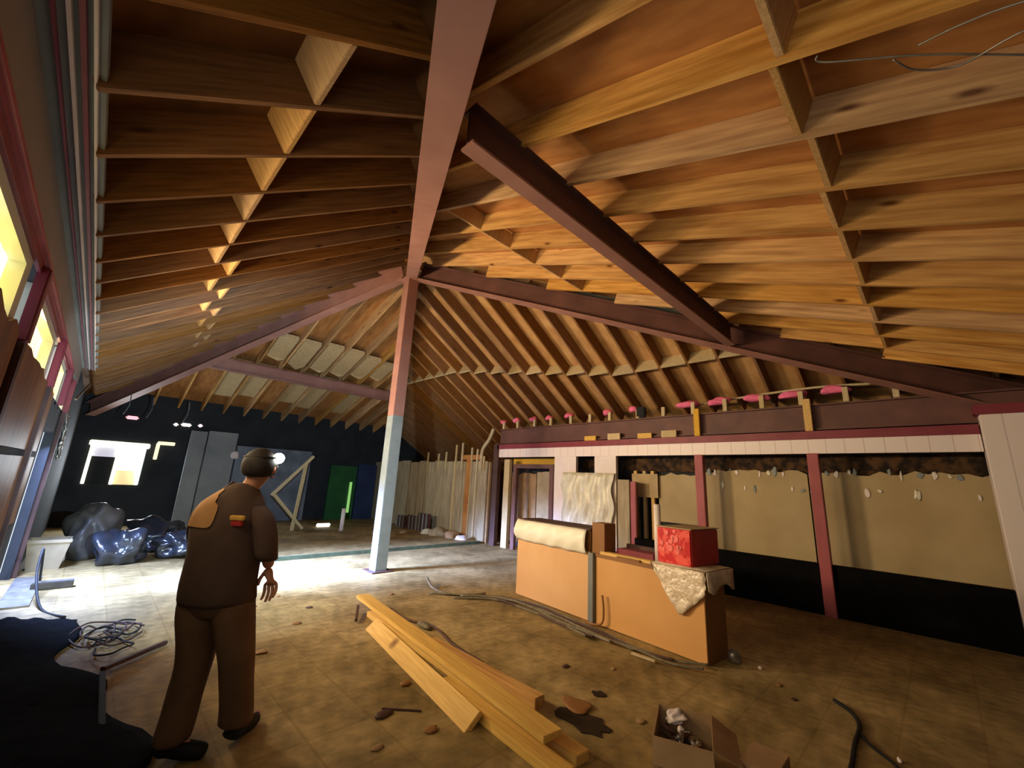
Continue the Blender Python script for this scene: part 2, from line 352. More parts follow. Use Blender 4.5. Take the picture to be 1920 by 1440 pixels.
# blocking between rafters
def block(name, p0, p1, label, grp, dp=.26, m=BLOCK, upv=(0, 0, 1)):
    o = stick(name, m, p0, p1, .04, dp, upv=upv); tag(o, label, 'blocking board', grp)
n = 0
for k in range(len(ys)-1):
    a, c = ys[k]+.023, ys[k+1]-.023
    if a < .1 or a > 10: continue
    x = .5 if a < 4.4 else .5+.09*(a-4.4)+(.12 if k % 2 else -.02)
    if x > AX-T*abs(a-AY)-.4: continue
    block('blocking_board', (x, a, zL(x)+.004), (x, c, zL(x)+.004), '%s short lit block from the camera between rafters of the left roof slope' % ORD[n], 'blocks between left rafters', upv=(-.68, 0, 1)); n += 1
n = 0
for row, yy in enumerate((.27, 3.75)):
    n = 0
    for a, c in zip(RX, RX[1:]):
        if yy > AY-abs((a if a < AX else c)-AX)/T-.2: continue
        q = yy+random.uniform(-.04, .04)
        block('blocking_board', (a+.023, q, zR(q)+.004), (c-.023, q, zR(q)+.004), '%s block from the left in the %s row between near-slope rafters' % (ORD[n], ('nearer', 'farther')[row]), 'blocks between near-slope rafters', dp=.19, upv=(0, -.36, 1)); n += 1
n = 0
for a, c in zip(PY, PY[1:]):
    if a < 1.8 or a > 12: continue
    x = 7.2 if a < 4 else 7.2-.2*min(a-4, 4.4)
    block('blocking_board', (x, a+.023, zP(x)-.012), (x, c-.023, zP(x)-.012), '%s pale block from the camera between rafters above the partition' % ORD[n], 'blocks between right-slope rafters', m=CREAMW, upv=(.62, 0, 1)); n += 1

# ---------------------------------------------------------------- steel
def ibeam(name, p0, p1, wd, dp, label, mats, cat='beam', ft=.022):
    M, L = frame(p0, p1); e = empty(name, label, cat); e.matrix_world = M
    for nm, q, m_ in (('bottom_flange', (-wd/2, wd/2, 0, ft), mats[0]), ('web', (-.01, .01, ft, dp-ft), mats[1]), ('top_flange', (-wd/2, wd/2, dp-ft, dp), mats[1])):
        bm = bmesh.new(); bx(bm, 0, L, *q, .003); link(nm, bm, m_, e)
    return e
hy = 7.9
def hipend(sx, sy): return (AX+sx*T*hy, AY+sy*hy, HZ-.359*hy)
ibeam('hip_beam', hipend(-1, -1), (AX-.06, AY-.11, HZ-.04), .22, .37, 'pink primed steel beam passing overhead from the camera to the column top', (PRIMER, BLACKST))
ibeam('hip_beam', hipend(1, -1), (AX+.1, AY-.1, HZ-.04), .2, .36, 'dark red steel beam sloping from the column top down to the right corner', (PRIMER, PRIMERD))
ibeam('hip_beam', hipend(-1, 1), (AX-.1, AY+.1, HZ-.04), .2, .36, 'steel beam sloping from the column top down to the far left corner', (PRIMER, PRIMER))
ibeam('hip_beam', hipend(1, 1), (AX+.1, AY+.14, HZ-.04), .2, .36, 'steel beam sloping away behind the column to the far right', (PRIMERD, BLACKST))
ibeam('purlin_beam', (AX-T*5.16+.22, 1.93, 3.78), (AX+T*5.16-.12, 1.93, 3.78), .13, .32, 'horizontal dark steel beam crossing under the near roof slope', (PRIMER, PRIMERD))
ibeam('purlin_beam', (AX-T*4.95+.05, 12.02, 3.95), (AX+T*4.95-.05, 12.02, 3.95), .16, .3, 'horizontal steel beam under the far roof slope behind the column', (PRIMER, PRIMER))
e = empty('steel_column', 'square steel column, red primed above and grey painted below', 'column', (AX, AY, 0))
bm = bmesh.new(); bx(bm, -.11, .11, -.11, .11, .02, 2.72, .006); link('lower_shaft', bm, GREYP, e)
bm = bmesh.new(); bx(bm, -.11, .11, -.11, .11, 2.72, 5.52, .006); tag(link('upper_shaft', bm, PRIMER, e), 'red primed upper length')
bm = bmesh.new(); bx(bm, -.2, .2, -.2, .2, 0, .02, .004); link('base_plate', bm, BLACKST, e)
bm = bmesh.new(); bx(bm, -.17, .17, -.17, .17, 5.52, 5.54, .003); link('cap_plate', bm, PRIMER, e)

# grey membrane scraps seen over the right hip beam
GMEM = mat('grey_membrane', (.20, .24, .23), (.10, .12, .12), 4, .6, bump=.4)
for i, (sa, sb, h) in enumerate(((1.5, 2.3, .12), (2.9, 3.6, .16), (3.7, 4.55, .18))):
    d = V(.529, -1, -.359); p0 = V(AX+.1, AY+.02, HZ+.34)+d*sa; p1 = V(AX+.1, AY+.02, HZ+.34)+d*sb
    o = stick('membrane_scrap', GMEM, p0, p1, .012, h); tag(o, ['small', 'middle', 'right-hand'][i]+' grey membrane scrap showing over the dark sloping beam right of the column', 'membrane')
# ---------------------------------------------------------------- partition on the right
PX = 7.75
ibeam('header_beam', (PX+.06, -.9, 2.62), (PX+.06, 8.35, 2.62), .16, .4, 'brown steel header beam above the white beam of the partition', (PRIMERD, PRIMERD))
struct(box('trim_20', MAROON, PX-.06, PX+.02, -.46, 8.35, 2.475, 2.6, bev=.008))
struct(box('trim_21', TG, PX-.04, PX+.02, -.46, 8.35, 2.26, 2.475, bev=.004))
# pillar wall with a small high opening
bm = bmesh.new()
bx(bm, PX, PX+.08, 5.74, 6.37, 0, 2.26); bx(bm, PX, PX+.08, 4.71, 5.24, 0, 2.26); bx(bm, PX, PX+.08, 5.24, 5.74, 0, 1.9)
struct(link('wall_partition', bm, WHITEP))
for yy, lab in ((2.97, 'rose painted square post of the partition behind the red box'), (1.28, 'rose painted square post of the partition nearest the right edge')):
    o = box('post', PINKRED, PX-.1, PX+.03, yy-.07, yy+.07, 0, 2.26, bev=.006); o.name = 'partition_post'; tag(o, lab, 'post')
o = box('partition_post', BLACKST, PX-.06, PX+.06, 8.28, 8.48, 0, 2.62, bev=.004); tag(o, 'black steel post at the left end of the partition', 'post')
o = box('partition_post', CREAMW, PX-.04, PX+.06, 7.85, 8.05, 0, 2.2, bev=.004); tag(o, 'pale wooden jamb beside the black post', 'post')
e = empty('door_frame', 'dark bare door frame at the left end of the partition', 'door frame', (PX, 0, 0))
for nm, q in (('jamb', (-.03, .07, 7.6, 7.72, 0, 2.08)), ('jamb', (-.03, .07, 6.38, 6.5, 0, 2.08)), ('head', (-.03, .07, 6.5, 7.6, 1.98, 2.08))):
    bm = bmesh.new(); bx(bm, *q, .004); link(nm, bm, PRIMERD, e)
# low black wall and tan sheet wall behind
struct(box('wall_low', mat('black_kick_board', (.008, .007, .007), (.004, .004, .004), 4, .95, spec=.05), PX-.02, PX+.1, -1.5, 4.3, 0, .68))
bm = bmesh.new(); bx(bm, 8.35, 8.4, -1.5, 8.4, 0, 2.3); bx(bm, PX+.1, 8.4, -1.5, 8.4, 2.28, 2.31)
struct(link('wall_back', bm, DARK))
rnd = random.Random(3)
def tanpanel(y0, y1, z0, z1, lab, x=8.2, m=TAN, jag=.04):
    pts = [(x, y0, z0), (x, y1, z0)]; k = max(4, int((y1-y0)/.12))
    for j in range(k+1): pts.append((x, y1+(y0-y1)*j/k, z1+rnd.uniform(-jag, jag)))
    return tag(poly('wall_sheet', m, pts, .02, (1, 0, 0)), lab, 'wallboard')
tanpanel(-1.3, 1.45, .3, 2.0, 'wide tan wallboard behind the partition, right of the nearest post')
tanpanel(1.47, 3.2, .3, 2.0, 'tan wallboard behind the partition, between the two rose posts')
tanpanel(3.22, 4.0, 1.0, 1.92, 'narrow tan wallboard seen just left of the rose post behind the red box')
tanpanel(6.4, 7.35, .1, 1.92, 'pale tan paper sheet seen through the bare door frame', m=TANP, x=8.25)
tanpanel(7.4, 8.3, .1, 1.85, 'darker tan sheet at the left of the bare door frame opening', m=CARD, x=8.28)
for i in range(30):   # torn adhesive left on the tan boards
    yy = -.35+3.45*i/29+rnd.uniform(-.03, .03); zz = rnd.choice((2.0, 1.98, 1.72))+rnd.uniform(-.03, .03)
    o = lump('adhesive_patch', [WHITEP, GREYP, PLASTIC][i % 3], (8.19, yy, zz), (.004, rnd.uniform(.012, .035), rnd.uniform(.02, .07)), i, .5, sub=3, flat=False)
    tag(o, '%s torn pale paper scrap from the right stuck on the tan wallboard' % ORD[i], 'paper scrap', 'paper scraps stuck on the tan wallboard')
o = box('debris_band', RUST, 8.3, 8.34, -1.4, 8.3, 1.98, 2.28); o['kind'] = 'structure'; o.name = 'wall_band'
o = box('yellow_plank', YLUM, 8.2, 8.24, 6.5, 8.2, 2.06, 2.26); tag(o, 'yellow plank seen over the bare door frame', 'plank')
for i, yy in enumerate((4.12, 4.3, 4.5)):
    o = box('wall_stud', YLUM if i % 2 == 0 else CREAMW, 8.16, 8.24, yy-.04, yy+.03, 0, 1.98, bev=.004)
    tag(o, ['right', 'middle', 'left'][i]+'most of three bare studs behind the partition'.replace('most', 'most' if i != 1 else '') if i != 1 else 'middle one of three bare studs behind the partition', 'stud')
o = box('paper_sheet', TANP, 8.12, 8.135, 3.98, 4.55, 1.45, 1.92); tag(o, 'brown paper sheet stapled across the bare studs', 'paper')
# hanging plastic over the pillar
bm = bmesh.new(); G = {}
for i in range(25):
    for j in range(13):
        yy = 4.74+1.34*i/24; zz = .7+1.2*j/12; G[i, j] = bm.verts.new((PX-.06-.035*math.sin(i*1.5+j*.2)-.02*math.sin(i*.7+j), yy+.03*math.sin(j*.9), zz))
for i in range(24):
    for j in range(12): bm.faces.new((G[i, j], G[i+1, j], G[i+1, j+1], G[i, j+1]))
o = link('plastic_sheet', bm, PLASTIC, None, True); sm = o.modifiers.new('s', 'SOLIDIFY'); sm.thickness = .004
tag(o, 'creased cream plastic sheet hanging over the white pillar behind the counter', 'plastic sheet')
o = box('rose_board', PINKRED, PX+.02, PX+.09, 4.28, 4.4, .0, 1.75, bev=.01); tag(o, 'upright rose red board leaning right of the white pillar', 'board')
o = box('wrapped_panel', SHEET, PX, PX+.03, 4.41, 4.68, .0, 1.78, bev=.01); tag(o, 'narrow dusty white board between the pillar and the red board', 'board')
# insulation tufts and cripples over the header
TY = [8.15, 7.63, 7.03, 6.49, 5.88, 5.34, 4.83, 4.17, 3.62, 3.04, 2.48, 1.9, 1.35, .79, .24]
for i, yy in enumerate(TY):
    if i not in (5, 8, 14):
        o = lump('insulation_tuft', PINK, (PX+.06, yy+.12, 3.16+.02*random.random()), (.10, .11 if i < 9 else .2, .07), i+60, .3)
        tag(o, '%s pink insulation tuft from the right, above the header beam' % ORD[14-i], 'insulation', 'pink insulation tufts above the header')
    o = box('short_stud', CREAMW, PX-.05, PX+.01, yy-.035, yy+.035, 3.02, 3.2 if i < 9 else 3.24, bev=.004)
    tag(o, '%s short pale stud from the right, standing on the header beam' % ORD[14-i], 'stud', 'short studs on the header')
for yy, lab in ((2.97, 'wooden strap on the header beam above the rose post behind the red box'), (1.28, 'wooden strap on the header beam above the nearest rose post')):
    tag(box('wood_strap', YLUM, PX-.09, PX-.03, yy-.05, yy+.05, 2.6, 3.1, bev=.005), lab, 'wood strap')
for i, yy in enumerate((5.3, 4.7, 4.0, 3.5)):
    tag(box('wood_scrap', CREAMW if i % 2 else YLUM, PX-.08, PX-.03, yy-.14, yy+.16, 2.6, 2.7+.03*(i % 2), bev=.004), '%s wood scrap from the left lying on the maroon ledge under the header' % ORD[i], 'wood scrap')
tag(box('dark_scrap', BLACKM, PX-.06, PX+.03, 4.0, 4.2, 3.03, 3.25, bev=.02), 'dark bracket between two tufts on the header beam', 'bracket')
tag(wire('conduit', CREAMW, [(PX+.25, 3.2, 3.22), (PX+.25, 2.2, 3.3), (PX+.2, 1.2, 3.33), (PX+.2, .5, 3.3)], .02), 'pale conduit running behind the short studs at the right', 'conduit')
tag(wire('slanted_pipe', CREAMW, [(PX-.04, 8.55, 3.05), (PX-.04, 8.72, 2.75), (PX-.06, 8.95, 2.45), (PX-.06, 8.97, 1.9)], .05), 'bent pale duct at the left end of the header beam', 'duct')
# right hand tall white panel wall
struct(box('wall_panel', TG, 7.6, 7.9, -1.5, -.47, 0, 2.7, bev=.01))
struct(box('trim_22', MAROON, 7.56, 7.9, -1.5, -.43, 2.7, 2.82, bev=.01))
tag(box('wall_socket', BLACKM, 7.585, 7.6, -.95, -.85, .95, 1.15, bev=.004), 'small dark box on the tall white panel at the right edge', 'socket')

# ---------------------------------------------------------------- back right wall beyond the partition
rnd = random.Random(11); y = 8.75
pn = 0
bm = bmesh.new(); bx(bm, PX+.05, PX+.12, 8.7, 15.3, 0, 2.14); struct(link('wall_stub', bm, CARD))
while y < 15:
    wd = rnd.uniform(.42, .6)
    if not (9.3 < y < 9.7):
        o = box('wall_panel_sheet', SHEET, PX, PX+.04, y+.02, y+wd, .02, 2.14+rnd.uniform(-.02, .05), bev=.008)
        tag(o, '%s dusty pale panel counted from the partition, on the far right wall' % ORD[pn], 'wall panel', 'dusty panels on the far right wall'); pn += 1
    y += wd
tag(box('board', PLY, PX-.02, PX+.02, 9.0, 9.9, 2.2, 2.34), 'brown board lying across the stud tops at the far right wall', 'board')
for i, (yy, zt) in enumerate(((8.9, 2.3), (9.2, 2.5), (9.45, 2.55), (9.9, 2.7), (10.2, 2.65), (10.7, 2.45), (11.1, 2.4), (11.7, 2.45))):
    tag(box('wall_stud', CREAMW, PX-.04, PX+.0, yy-.03, yy+.03, .0 if i in (1, 2, 4) else 1.9, zt, bev=.004), '%s bare stud counted from the partition, rising over the far right wall' % ORD[i], 'stud', 'studs over the far right wall')
tag(box('wall_stud', PLY, PX-.05, PX, 9.45, 9.65, 0, 2.2, bev=.004), 'wide orange-brown stud on the far right wall', 'stud')
# heap of old radiators
for i in range(3):
    e = empty('radiator', '%s dark ribbed radiator from the left, standing by the far right wall' % ORD[i], 'radiator', (7.35, 12.5-i*.62, 0), group='old radiators by the far right wall')
    for q in range(9):
        bm = bmesh.new(); bx(bm, -.06, .06, -q*.062, -q*.062+.05, .03, .42+.16*(i == 2)+.05*(i == 1), .015); link('rib', bm, BLACKST if (q+i) % 3 else GREYP, e)
    bm = bmesh.new(); tube(bm, [(0, .06, .08), (0, -.56, .08)], .025); link('pipe', bm, BLACKST, e)
for i, (x, y, s, m_) in enumerate([(7.2, 10.6, .12, PLASTIC), (7.35, 9.6, .17, CARD), (7.3, 9.15, .13, WHITEP), (6.6, 10.9, .09, SHEET), (7.3, 10.15, .2, SHEET), (6.2, 11.3, .1, SHEET)]):
    tag(lump('rubble', m_, (x, y, 0), (s*1.4, s*1.2, s*.8), i+20, .25), '%s piece of rubble on the floor near the far right wall, counted from the back' % ORD[i], 'rubble', 'rubble near the far right wall')

# ---------------------------------------------------------------- far area
o = box('floor_platform', FLOOR, 2.2, 7.6, 8.75, 15.2, 0, .07); struct(o)
struct(box('trim_23', mat('green_edge', (.12, .16, .10), (.07, .1, .06)), 2.2, 7.6, 8.71, 8.75, 0, .072))
GREYS = mat('grey_leaning_sheet', (.33, .34, .33), (.2, .21, .22), 1.2, .6)
GREYB = mat('blue_grey_sheet', (.22, .25, .30), (.1, .12, .16), 2.2, .5)
tag(box('leaning_panel', GREYS, 1.8, 2.18, 14.9, 15.0, .0, 2.62), 'tall grey sheet against the far wall, left one of the pair', 'panel')
tag(box('leaning_panel', GREYS, 2.22, 2.95, 14.92, 15.02, .07, 2.66), 'tall grey sheet against the far wall, right one of the pair', 'panel')
tag(box('leaning_panel', GREYB, 3.0, 5.2, 14.95, 15.05, .07, 2.3), 'wide blue-grey sheet against the far wall behind the braces', 'panel')
tag(lump('paper_patch', WHITEP, (2.95, 14.905, 1.9), (.12, .02, .14), 5, .3, sub=2), 'white torn paper patch on the grey sheet', 'paper scrap')
tag(box('green_sheet', GREENP, 5.9, 6.85, 14.9, 15.0, .07, 1.9), 'dark green sheet standing in the far right corner', 'sheet')
tag(box('lit_slit', emis('green_lit_slot', (.35, .75, .2), .5), 6.62, 6.7, 14.84, 14.88, .3, 1.35), 'light green lit slot at the right edge of the green sheet', 'light slot')  # glowing box painting the slit of light at the sheet's edge
tag(box('blue_sheet', BLUED, 6.9, 7.6, 14.9, 15.0, .07, 2.0), 'dark blue sheet beside the green one in the far right corner', 'sheet')
tag(box('light_slot', emis('white_slot', (1, .98, .9), 1.5), 4.95, 5.35, 12.95, 13.0, .072, .17, bev=.02), 'short bright white glowing slot low on the platform behind the column', 'lamp')  # glow put into a box for the bright slot, not a lamp
tag(box('light_slot', emis('white_slot2', (.8, .85, 1), .6), 3.3, 3.9, 13.0, 13.05, .072, .16, bev=.03), 'long bluish white glowing slot low behind the person', 'lamp')  # self-lit box for the bluish slot, likewise no lamp
e = empty('timber_brace', 'triangular brace of three pale timbers standing on the platform', 'brace', (0, 12.3, 0))
for p0, p1 in (((3.45, 0, .98), (4.35, 0, 2.06)), ((4.1, .05, .07), (4.2, .05, 1.85)), ((3.5, -.03, 1.0), (4.33, -.03, .12))):
    stick('timber', CREAMW, p0, p1, .07, .09, e, upv=(0, 1, 0))
bm = bmesh.new(); tube(bm, [(5.28, 12.0, .07), (5.28, 12.0, .66)], .055, 12); tag(link('white_pipe', bm, WHITEP, None, True), 'short white pipe standing upright on the platform', 'pipe')
tag(lump('plaster_lump', SHEET, (6.2, 11.5, .07), (.18, .12, .14), 77, .3), 'pale plaster lump on the platform left of the column', 'plaster')
# paler panels that paint lit plywood bays in far roof slope
for i, (x0, x1, y0, y1) in enumerate([(2.55, 2.98, 10.7, 11.65), (3.1, 3.53, 10.7, 11.8), (3.66, 4.08, 10.6, 11.8), (4.2, 4.64, 10.6, 11.8), (4.76, 5.2, 10.7, 11.7), (5.3, 5.7, 10.8, 11.6)]):
    p = [(x0, y0, zF(y0)+.03), (x1, y0, zF(y0)+.03), (x1, y1, zF(y1)+.03), ((x0+x1)/2+.08, y1+(.25 if i == 1 else .03), zF(y1)-.04), (x0, y1-.04, zF(y1)+.03)]
    tag(poly('roof_bay_panel', BAYPALE, p, .1, (0, 0, 1)), '%s lit-toned plywood bay from the left in the far roof slope above the cross beam' % ORD[i], 'insulation', 'lit-toned bays in the far roof slope')
for i in range(7):
    x0 = .3+.55*(i+3)+.05; y0, y1 = 12.3, 14.3-.2*(i % 2)
    tag(poly('roof_bay_panel', PLY if i % 3 == 2 else BAYPALE, [(x0, y0, zF(y0)+.1), (x0+.45, y0, zF(y0)+.1), (x0+.45, y1, zF(y1)+.1), (x0, y1, zF(y1)+.1)], .06, (0, 0, 1)),
        '%s dim bay panel from the left in the far roof slope below the cross beam' % ORD[i], 'insulation', 'dim bay panels in the far roof slope')
# hanging grilles wires at the left
for i, (x, y) in enumerate(((.3, 13.6), (.75, 14.0), (1.5, 14.0))):
    tag(wire('hanging_wire', GREYW, [(x, y, 3.3), (x+.02, y, 3.0), (x-.05, y, 2.75)], .012), '%s thin wire from the left hanging from the far left ceiling' % ORD[i], 'wire')

tag(stick('pale_strip', SHEET, (-.42, 9.6, 2.55), (-.40, 12.5, 3.2), .03, .03), 'pale strip leaning up under the far end of the left eave', 'strip')
for i in range(7):
    tag(lump('foil_scrap', METAL, (-.46, 9.5+.16*i, 2.35-.11*i), (.03, .05, .09), 50+i, .5, flat=False), '%s glinting foil scrap from the top, hanging on the far part of the left wall' % ORD[i], 'foil scrap')
# bags, bin, plank near the doorway
tag(lump('trash_bag', mat('dusty_bag', (.12, .11, .09), (.06, .055, .05), 5, .35, bump=.5), (.22, 10.5, 0), (.34, .34, .5), 3, .25, fr=1.7, sub=4), 'dusty dark bulging sack standing between the bin and the shiny bag', 'trash bag')
tag(lump('trash_bag', BAG, (.60, 9.72, 0), (.36, .30, .32), 9, .3, fr=2, sub=4), 'shiny black trash bag catching the doorway light', 'trash bag')
tag(lump('trash_bag', BAG, (1.42, 9.95, 0), (.34, .3, .24), 14, .35, fr=2, sub=4), 'low black trash bag partly behind the person', 'trash bag')
tag(lump('trash_bag', BAG, (1.15, 11.0, 0), (.5, .4, .3), 15, .3, fr=2, sub=4), 'flat black trash bag lying behind the shiny one', 'trash bag')
e = empty('waste_bin', 'cream square bin beside the dark sack at the left wall', 'bin', (-.24, 9.75, 0))
bm = bmesh.new()
vs = [[bm.verts.new((a*s, c*s, z)) for a, c in ((-1, -1), (1, -1), (1, 1), (-1, 1))] for s, z in ((.17, 0), (.23, .42), (.21, .42), (.16, .03))]
for A, B in zip(vs, vs[1:]):
    for k in range(4): bm.faces.new((A[k], A[(k+1) % 4], B[(k+1) % 4], B[k]))
bm.faces.new(vs[0]); bm.faces.new(vs[-1]); link('bin_body', bm, SHEET, e)
bm = bmesh.new(); bx(bm, -.24, .24, -.24, -.21, .38, .43, .006); link('rim', bm, SHEET, e)
tag(box('wood_block', mat('dark_block', (.1, .09, .07), (.06, .05, .04)), -.26, .12, 8.12, 8.26, 0, .09, bev=.01), 'dark block lying in the bright light by the doorway', 'block')
tag(wire('black_cable', BLACKM, [(-.2, 8.5, .02), (-.24, 8.1, .5), (-.22, 7.7, .25), (-.1, 7.1, .015), (.1, 6.6, .015)], .013), 'black cable looping down onto the floor beside the dark block', 'cable')
tag(box('floor_stone', METAL, -.45, -.2, 7.3, 9.0, 0, .02), 'bright metal sill strip on the floor in the doorway', 'sill')

# dark tarp and rubbish at the lower left
rnd = random.Random(5); bm = bmesh.new(); G = {}
for i in range(26):
    for j in range(16):
        u_, v_ = i/25, j/15; yy = 3.1+3.3*u_; xm = .32+.18*math.sin(u_*5+1)+.08*math.sin(u_*17)
        xx = -.47+(xm+.47)*v_; hh = .10*(1-v_)+.05*abs(math.sin(i*1.3+j*.8))*(1-v_*.8)+.012
        G[i, j] = bm.verts.new((xx, yy, hh))
for i in range(25):
    for j in range(15): bm.faces.new((G[i, j], G[i+1, j], G[i+1, j+1], G[i, j+1]))
o = link('tarp', bm, mat('dark_tarp', (.010, .012, .017), (.005, .006, .009), 6, .95, bump=.4, spec=.05), None, True); sm = o.modifiers.new('s', 'SOLIDIFY'); sm.thickness = .01  # near-black tone also carries the deep shade at the wall foot
tag(o, 'crumpled black tarp along the foot of the left wall', 'tarp')
for i in range(7):
    cx, cy = .42+rnd.uniform(-.12, .12), 5.45+rnd.uniform(-.4, .45); r = rnd.uniform(.1, .22); pts = []
    for k in range(9): a = k*.75+i; pts.append((cx+r*math.cos(a)*rnd.uniform(.7, 1.1), cy+r*1.5*math.sin(a)*rnd.uniform(.8, 1.2), .02+.05*rnd.random()))
    tag(wire('tangled_wire', BLACKM if i % 2 else BLACKST, pts, .008), '%s loop of dark wire in the tangle at the edge of the black tarp' % ORD[i], 'wire', 'tangled wire beside the tarp')
tag(stick('wood_lath', BLACKST, (.79, 5.19, .01), (.36, 4.75, .03), .04, .03), 'dark lath lying slanted beside the wire tangle', 'lath')
tag(stick('wood_lath', BLACKM, (.36, 4.7, .02), (.35, 3.72, .01), .035, .03), 'dark lath pointing at the camera beside the tarp', 'lath')

# ---------------------------------------------------------------- counter
cu = V(.115, .9934, 0); cv = V(.9934, -.115, 0)
ang = math.atan2(cu.y, cu.x)-math.pi/2
def counter_empty(name, lab, cat, u_): 
    p = V(4.49, 1.76, 0)+cu*u_; e = empty(name, lab, cat, p); e.rotation_euler = (0, 0, ang); return e
# local: x = depth, y = along
e = counter_empty('counter_cabinet', 'orange-brown counter cabinet carrying the red box', 'counter', 0)
for nm, q, m_ in (('front_panel', (0, .02, 0, 1.37, .008, .76), ORANGE), ('end_panel', (.02, .42, 0, .02, 0, .78), ORANGED), ('end_panel', (.02, .42, 1.35, 1.37, 0, .78), ORANGED),
                  ('back_panel', (.40, .42, .02, 1.35, 0, .76), ORANGED), ('top', (-.01, .44, -.01, 1.38, .76, .80), ORANGED), ('toe_kick', (.03, .04, .02, 1.35, 0, .05), BLACKM)):
    bm = bmesh.new(); bx(bm, *q, .003); link(nm, bm, m_, e)
e = counter_empty('counter_cabinet', 'orange-brown counter cabinet with the cream wrapped ledge', 'counter', 1.46)
for nm, q, m_ in (('front_panel', (0, .02, 0, 1.45, .008, .8), mat('tan_laminate', (.72, .43, .20), (.64, .36, .15), 1.5, .5)), ('end_panel', (.02, .42, 0, .02, 0, .8), ORANGED), ('end_panel', (.02, .42, 1.43, 1.45, 0, .8), ORANGED),
                  ('back_panel', (.40, .42, .02, 1.43, 0, 1.02), ORANGED), ('ledge', (.03, .42, .02, 1.43, .8, 1.05), ORANGED), ('ledge_top', (.0, .46, 0, 1.47, 1.06, 1.075), BLACKST)):
    bm = bmesh.new(); bx(bm, *q, .003); link(nm, bm, m_, e)
tag(stick('counter_strip', GREYW, tuple(V(4.50, 1.76, 0)+cu*1.415), tuple(V(4.50, 1.76, .8)+cu*1.415), .08, .06, upv=tuple(-cv)), 'grey metal strip closing the gap between the two counter cabinets', 'strip')
# cream sheet wrapped over the ledge
e0 = V(4.49, 1.76, 0)
def cp(x, y, z): p = e0+cu*y+cv*x; return (p.x, p.y, z)
bm = bmesh.new(); G = {}
for i in range(31):
    for j in range(9):
        t = i/30; y = 1.5+1.5*t; s = j/8
        bul = .05*math.sin(s*math.pi)*(1+.9*max(0, (t-.75)/.25)); x = -.02-bul-.008*math.sin(i*1.1+j)
        z = .765+.30*s+.004*math.sin(i*.8)*(1-s)+(.05*(t-.8) if t > .8 else 0)
        if t > .93: x += (t-.93)*1.6
        G[i, j] = bm.verts.new(cp(x, y, z))
for i in range(30):
    for j in range(8): bm.faces.new((G[i, j], G[i+1, j], G[i+1, j+1], G[i, j+1]))
o = link('wrap_sheet', bm, mat('cream_wrap', (.90, .88, .76), (.82, .79, .64), 3, .4, bump=.2, spec=.5), None, True); sm = o.modifiers.new('s', 'SOLIDIFY'); sm.thickness = .006
tag(o, 'cream padded wrap bulging over the ledge of the left counter cabinet', 'wrap')
tag(stick('wood_box', ORANGED, cp(.12, 1.24, .80), cp(.12, 1.44, .80), .22, .36), 'brown wooden box standing between the two counter cabinets', 'box')
# red crate
e = empty('red_box', 'bright red box with torn glossy blotches standing on the counter', 'box', cp(.06, .14, .84)); e.rotation_euler = (0, 0, ang)
RED = mat('red_card', (.60, .035, .03), (.45, .02, .02), 5, .45)
RED2 = mat('light_red_blotches', (.85, .12, .09), (.6, .03, .028), 11, .3, lo=.45, hi=.55)
bm = bmesh.new(); bx(bm, 0, .58, 0, .40, 0, .37, .012); link('box_body', bm, RED, e)
bm = bmesh.new(); bx(bm, -.008, 0, .01, .39, .01, .36, .002); link('front_face', bm, RED2, e)
rnd = random.Random(8)
for i in range(13):
    bm = bmesh.new(); r = rnd.uniform(.018, .035); bmesh.ops.create_cone(bm, cap_ends=True, segments=14, radius1=r, radius2=r*.9, depth=.008)
    o = link('blotch', bm, emis('light_red_spot', (.9, .16, .13), .0) if i == 0 else bpy.data.materials['light_red_spot'], e); o.rotation_euler = (0, math.pi/2, 0); o.location = (-.011, .12+.24*rnd.random(), .12+.22*rnd.random())
bm = bmesh.new(); bx(bm, -.005, .59, -.005, .405, .368, .378, .003); tag(link('lid', bm, TANP, e), 'tan cardboard lid')
bm = bmesh.new(); tube(bm, [cp(.2, .62, .8), cp(.2, .62, 1.44)], .038, 16); tag(link('paper_roll', bm, WHITEP, None, True), 'white paper roll standing behind the left corner of the red box', 'roll')
# sheet under the red box, draped over the corner
bm = bmesh.new()
P = [cp(-.03, .56, .835), cp(-.03, -.04, .84), cp(.50, -.04, .84), cp(.50, .56, .835)]
top = [bm.verts.new(p) for p in P]; bm.faces.new(top)
rows = 8; prev = None
for j in range(rows+1):
    s = j/rows; row = []
    for i in range(13):
        t = i/12; y = .56-.60*t; drop = .46*max(0, 1-abs(t-.52)/.52)**.9 if t < .52 else .46-.26*(t-.52)/.48
        row.append(bm.verts.new(cp(-.035-.012*math.sin(i*1.7+j)*s-.01*s, y+.01*math.sin(j*2), .835-drop*s)))
    if prev:
        for i in range(12): bm.faces.new((prev[i], prev[i+1], row[i+1], row[i]))
    prev = row
prev = None
for j in range(5):
    s = j/4; row = []
    for i in range(9):
        t = i/8; row.append(bm.verts.new(cp(-.035+.56*t, -.05-.012*math.sin(i*1.4)*s-.015*s, .838-(.17+.04*math.sin(i))*s)))
    if prev:
        for i in range(8): bm.faces.new((prev[i], prev[i+1], row[i+1], row[i]))
    prev = row
o = link('plastic_sheet', bm, mat('translucent_film', (.85, .72, .55), (.60, .46, .30), 16, .25, bump=1.0, spec=.9), None, True); sm = o.modifiers.new('s', 'SOLIDIFY'); sm.thickness = .004
tag(o, 'crinkled film under the red box hanging in a point over the counter front', 'plastic sheet')
